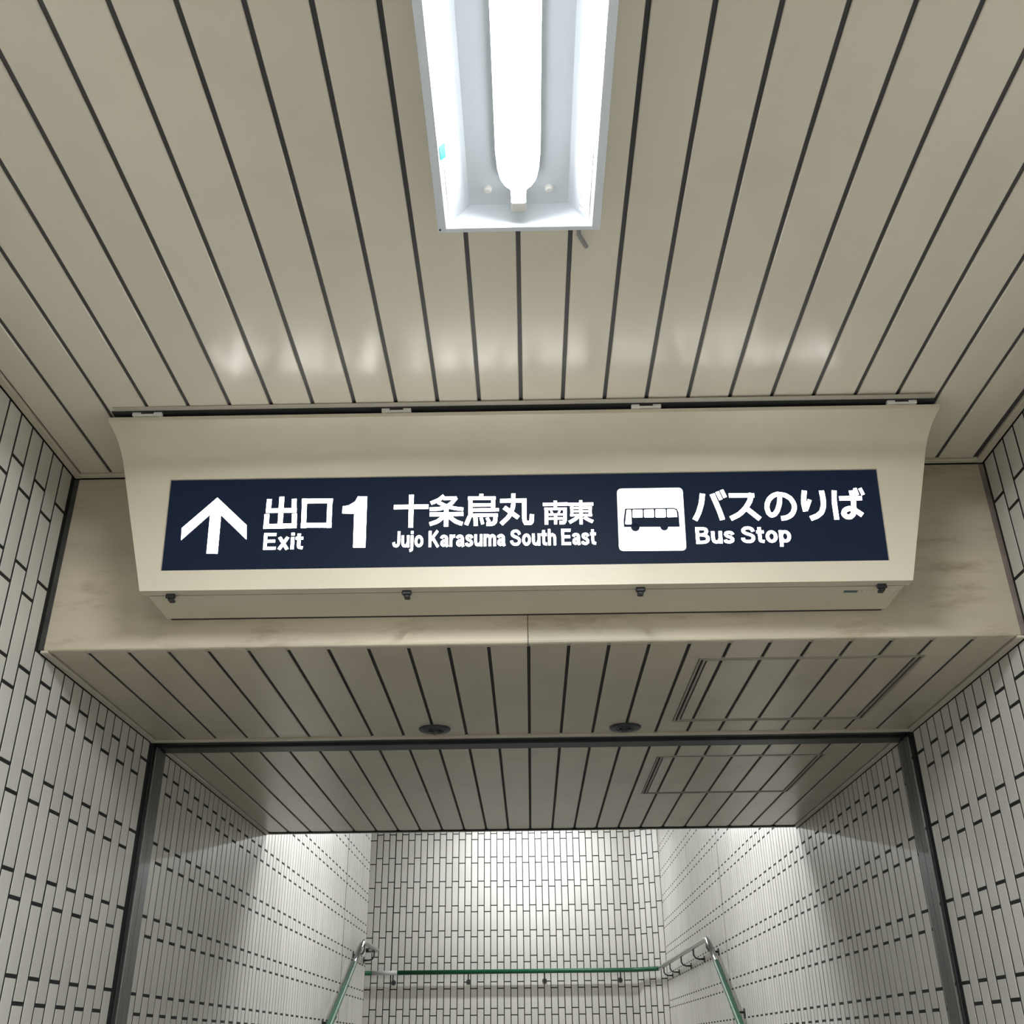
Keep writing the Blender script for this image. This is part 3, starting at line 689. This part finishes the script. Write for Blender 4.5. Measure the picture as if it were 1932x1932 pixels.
# ------------------------------------------------------------------ lamp fixtures
def lamp(loc, rz, label, tube_mat, detail=False, group='white tube lamp fixtures'):
    """White metal trough with one tube. Local y runs along the lamp, z = 0 at the ceiling."""
    t = tag(empty('ceiling_lamp', loc), label, 'lamp', group)
    t.rotation_euler.z = rz
    Lh, R, zt = 0.615, -0.090, -0.045                # half length, rim height, height of the trough's top plate
    ho, hi, hp_ = 0.154, 0.1375, 0.094                # half widths: outer rim, inner rim, top plate
    eo, ei, ep = Lh, Lh - 0.012, Lh - 0.026
    # rim
    for bx in ((-ho, -hi, -eo, eo), (hi, ho, -eo, eo), (-hi, hi, -eo, -ei), (-hi, hi, ei, eo)):
        MB().bevel_box(*bx, R, R + 0.012, 0.001).build('rim', 'white', t)
    # outer case
    MB().add([(-ho, -eo, R + 0.012), (ho, -eo, R + 0.012), (ho, eo, R + 0.012), (-ho, eo, R + 0.012), (-ho + 0.004, -eo, 0), (ho - 0.004, -eo, 0), (ho - 0.004, eo, 0), (-ho + 0.004, eo, 0)],
             [(0, 1, 5, 4), (1, 2, 6, 5), (2, 3, 7, 6), (3, 0, 4, 7), (4, 5, 6, 7)]).build('case', 'white', t)
    # trough
    for s in (-1, 1):
        MB().add([(s * hi, -ei, R + 0.001), (s * hi, ei, R + 0.001), (s * hp_, ep, zt), (s * hp_, -ep, zt)], [(0, 1, 2, 3) if s < 0 else (3, 2, 1, 0)]).build('side_reflector', 'white', t)
        MB().add([(-hi, s * ei, R + 0.001), (hi, s * ei, R + 0.001), (hp_, s * ep, zt), (-hp_, s * ep, zt)], [(0, 1, 2, 3) if s > 0 else (3, 2, 1, 0)]).build('end_reflector', 'white', t)
    MB().add([(-hp_, -ep, zt), (hp_, -ep, zt), (hp_, ep, zt), (-hp_, ep, zt)], [(3, 2, 1, 0)]).build('top_plate', 'white', t)
    # tube with rounded ends, drawn thick: its glare is put into the shape
    zc, r = -0.066, 0.041
    ys = [(-0.545, 0.0145), (-0.530, 0.0148), (-0.524, 0.018), (-0.516, 0.027), (-0.502, 0.0345), (-0.48, 0.0385), (-0.44, r)]
    pr = ys + [(-y, q) for y, q in ys[::-1]]
    tb = MB().tube([(0, y, zc) for y, q in pr], [q * 0.97 for y, q in pr], 16)
    for v in tb.v: v.z = zc + (v.z - zc) * (0.56 if abs(v.y) < 0.52 else 0.8)
    low_f = [f for f in tb.f if len(f) == 4 and sum(tb.v[i].z for i in f) / 4 < zc + 0.05 * r]
    up_f = [f for f in tb.f if f not in low_f]
    strip_f = [f for f in low_f if sum(tb.v[i].z for i in f) / 4 < zc - 0.40 * r]
    tube = link('tube', tb.v, [f for f in low_f if f not in strip_f], tube_mat, t, True)
    link('tube_strip', tb.v, strip_f, 'tube_strip' if tube_mat == 'tube' else tube_mat, tube, True)
    link('tube_back', tb.v, up_f, 'socket', tube, True)
    for s in (-1, 1):
        so = MB().bevel_box(-0.0145, 0.0145, min(s * 0.546, s * 0.572), max(s * 0.546, s * 0.572), zc - 0.017, zt, 0.003).build('socket', 'socket', t)
        MB().box(-0.0035, 0.0035, min(s * 0.5722, s * 0.5727), max(s * 0.5722, s * 0.5727), zc - 0.010, zc - 0.004).build('socket_slot', 'black', so)
        for x in (-0.0575, 0.0575):
            MB().tube([(x, s * 0.548, zt + 0.002), (x, s * 0.548, zt - 0.005), (x, s * 0.548, zt - 0.008)], [0.0085, 0.008, 0.0045], 14).build('screw', 'socket', t)
    if detail:
        def on_side(s, y, k): # k: 0 at rim, 1 at top plate
            return Vector((s * (hi + (hp_ - hi) * k), y * (1 - 0.0 * k), R + 0.001 + (zt - R) * k)) + Vector((-s * 0.0008, 0, -0.0008))
        def patch(name, s, y0, y1, k0, k1, mat):
            MB().add([on_side(s, y0, k0), on_side(s, y1, k0), on_side(s, y1, k1), on_side(s, y0, k1)], [(0, 1, 2, 3) if s < 0 else (3, 2, 1, 0)]).build(name, mat, t)
        patch('teal_label', -1, 0.405, 0.437, 0.03, 0.24, 'teal')
        patch('printed_text', -1, 0.445, 0.57, 0.14, 0.42, 'print')
        patch('printed_notice', 1, 0.41, 0.585, 0.12, 0.52, 'print')
        MB().tube([(0.112, 0.60, -0.006), (0.121, 0.715, -0.008), (0.131, 0.735, -0.010), (0.138, 0.748, -0.012)], 0.0045, 10).build('cable', 'cable', t, True)
        for x in (-0.150,):
            MB().tube([(x, 0.606, R - 0.0015), (x, 0.606, R + 0.002)], 0.0022, 8).build('corner_screw', 'bracket', t)
    return t
lamp((-0.011, 0.873, H1), 0, 'white trough lamp with one glowing tube overhead, in front of the sign', 'tube', True)
lamp((-0.011, -1.75, H1), 0, 'added unseen trough lamp behind the camera, filling the corridor with light', 'tube_fill')
lamp((-0.011, -4.35, H1), 0, 'second added unseen trough lamp, at the rear end of the corridor ceiling', 'tube_fill')
lamp((-0.05, 5.95, H3), 0, 'white trough lamp above the stair flight, hidden by the low ceiling', 'tube_stair')
lamp((0.0, 10.28, H3), math.pi / 2, 'white trough lamp across the landing ceiling near the back wall', 'tube_landing')

# ------------------------------------------------------------------ handrails
def arc(a, p, b, r, n=6):
    """Points rounding the corner p between a and b."""
    a, p, b = Vector(a), Vector(p), Vector(b)
    s, e = p + (a - p).normalized() * r, p + (b - p).normalized() * r
    return [(1 - t) ** 2 * s + 2 * t * (1 - t) * p + t * t * e for t in [k / n for k in range(n + 1)]]
RR = 0.0185
def bracket(root, p, wallp):
    """Curved arm from under the rail to a round wall plate."""
    p, q = Vector(p), Vector(wallp)
    n = (q - p); n.z = 0; nn = n.normalized()
    q = p + n + Vector((0, 0, -0.085))
    o = MB().tube([p + Vector((0, 0, -RR)), p + Vector((0, 0, -0.055)), p + nn * 0.012 + Vector((0, 0, -0.075)), p + nn * 0.035 + Vector((0, 0, -0.084)), q], 0.0065, 10).build('bracket', 'bracket', root, True)
    MB().tube([q - nn * 0.006, q + nn * 0.001], 0.024, 18).build('wall_plate', 'bracket', o)
zr = EYE + 0.672
# right wall and on along the back wall
hr = tag(empty('handrail', (W - 0.08, 7.746, 0)), 'green and steel handrail climbing the right wall, then crossing the back wall', 'handrail')
o = hr.location
loc = lambda pts: [Vector(p) - o for p in pts]
sl = (0.678 - 0.117) / (7.746 - 6.786)
xr = W - 0.08
low = (xr, 5.6, zr + sl * (5.6 - 7.746)); g0 = (xr, 7.444, zr + sl * (7.444 - 7.746)); bend = (xr, 7.746, zr)
c_1, c_2 = (xr, 10.80, zr), (XB - 0.033, YB - 0.078, zr)
MB().tube(loc([low, g0]), RR + 0.002, 18).build('green_grip', 'green', hr, True)
MB().tube(loc([g0] + arc(g0, bend, c_1, 0.07) + arc(bend, c_1, c_2, 0.05)[:3]), RR, 18).build('steel_rail', 'chrome', hr, True)
end0, end1, end2 = (-1.315, YB - 0.078, zr), (-1.563, YB - 0.078, zr), (-3.0, YB - 0.078, zr)
MB().tube(loc(arc(bend, c_1, c_2, 0.05)[2:] + arc(c_1, c_2, end0, 0.06) + [end0]), RR + 0.002, 18).build('green_grip', 'green', hr, True)
MB().tube(loc([end0, end1]), RR + 0.0012, 18).build('grey_sleeve', 'sleeve', hr, True)
MB().tube(loc([end1, end2]), RR + 0.002, 18).build('green_grip', 'green', hr, True)
for bxx in (0.859, 0.121, -0.622, -1.357): bracket(hr, Vector((bxx, YB - 0.078, zr)) - o, Vector((bxx, YB, zr)) - o)
for byy in (10.42, 9.95, 9.18, 8.46, 7.80): bracket(hr, Vector((xr, byy, zr)) - o, Vector((W, byy, zr)) - o)
for byy in (7.06, 6.2): bracket(hr, Vector((xr, byy, zr + sl * (byy - 7.746))) - o, Vector((W, byy, zr)) - o)
# left wall
zl = EYE + 0.702
hl = tag(empty('handrail', (-W + 0.08, 7.99, 0)), 'green handrail with bare steel bend climbing the left stair wall', 'handrail')
o2 = hl.location
loc2 = lambda pts: [Vector(p) - o2 for p in pts]
sl2 = (0.704 - 0.144) / (7.993 - 6.842)
xl = -W + 0.08
low = (xl, 5.6, zl + sl2 * (5.6 - 7.99)); g0 = (xl, 7.635, zl + sl2 * (7.635 - 7.99)); bend = (xl, 7.99, zl); e1 = (xl, YL + 0.08, zl); e2 = (-2.6, YL + 0.08, zl)
MB().tube(loc2([low, g0]), RR + 0.002, 18).build('green_grip', 'green', hl, True)
MB().tube(loc2([g0] + arc(g0, bend, e1, 0.07) + arc(bend, e1, e2, 0.05) + [e2]), RR, 18).build('steel_rail', 'chrome', hl, True)
for byy in (8.60, 8.08): bracket(hl, Vector((xl, byy, zl)) - o2, Vector((-W, byy, zl)) - o2)
for byy in (7.04, 6.2): bracket(hl, Vector((xl, byy, zl + sl2 * (byy - 7.99))) - o2, Vector((-W, byy, zl)) - o2)
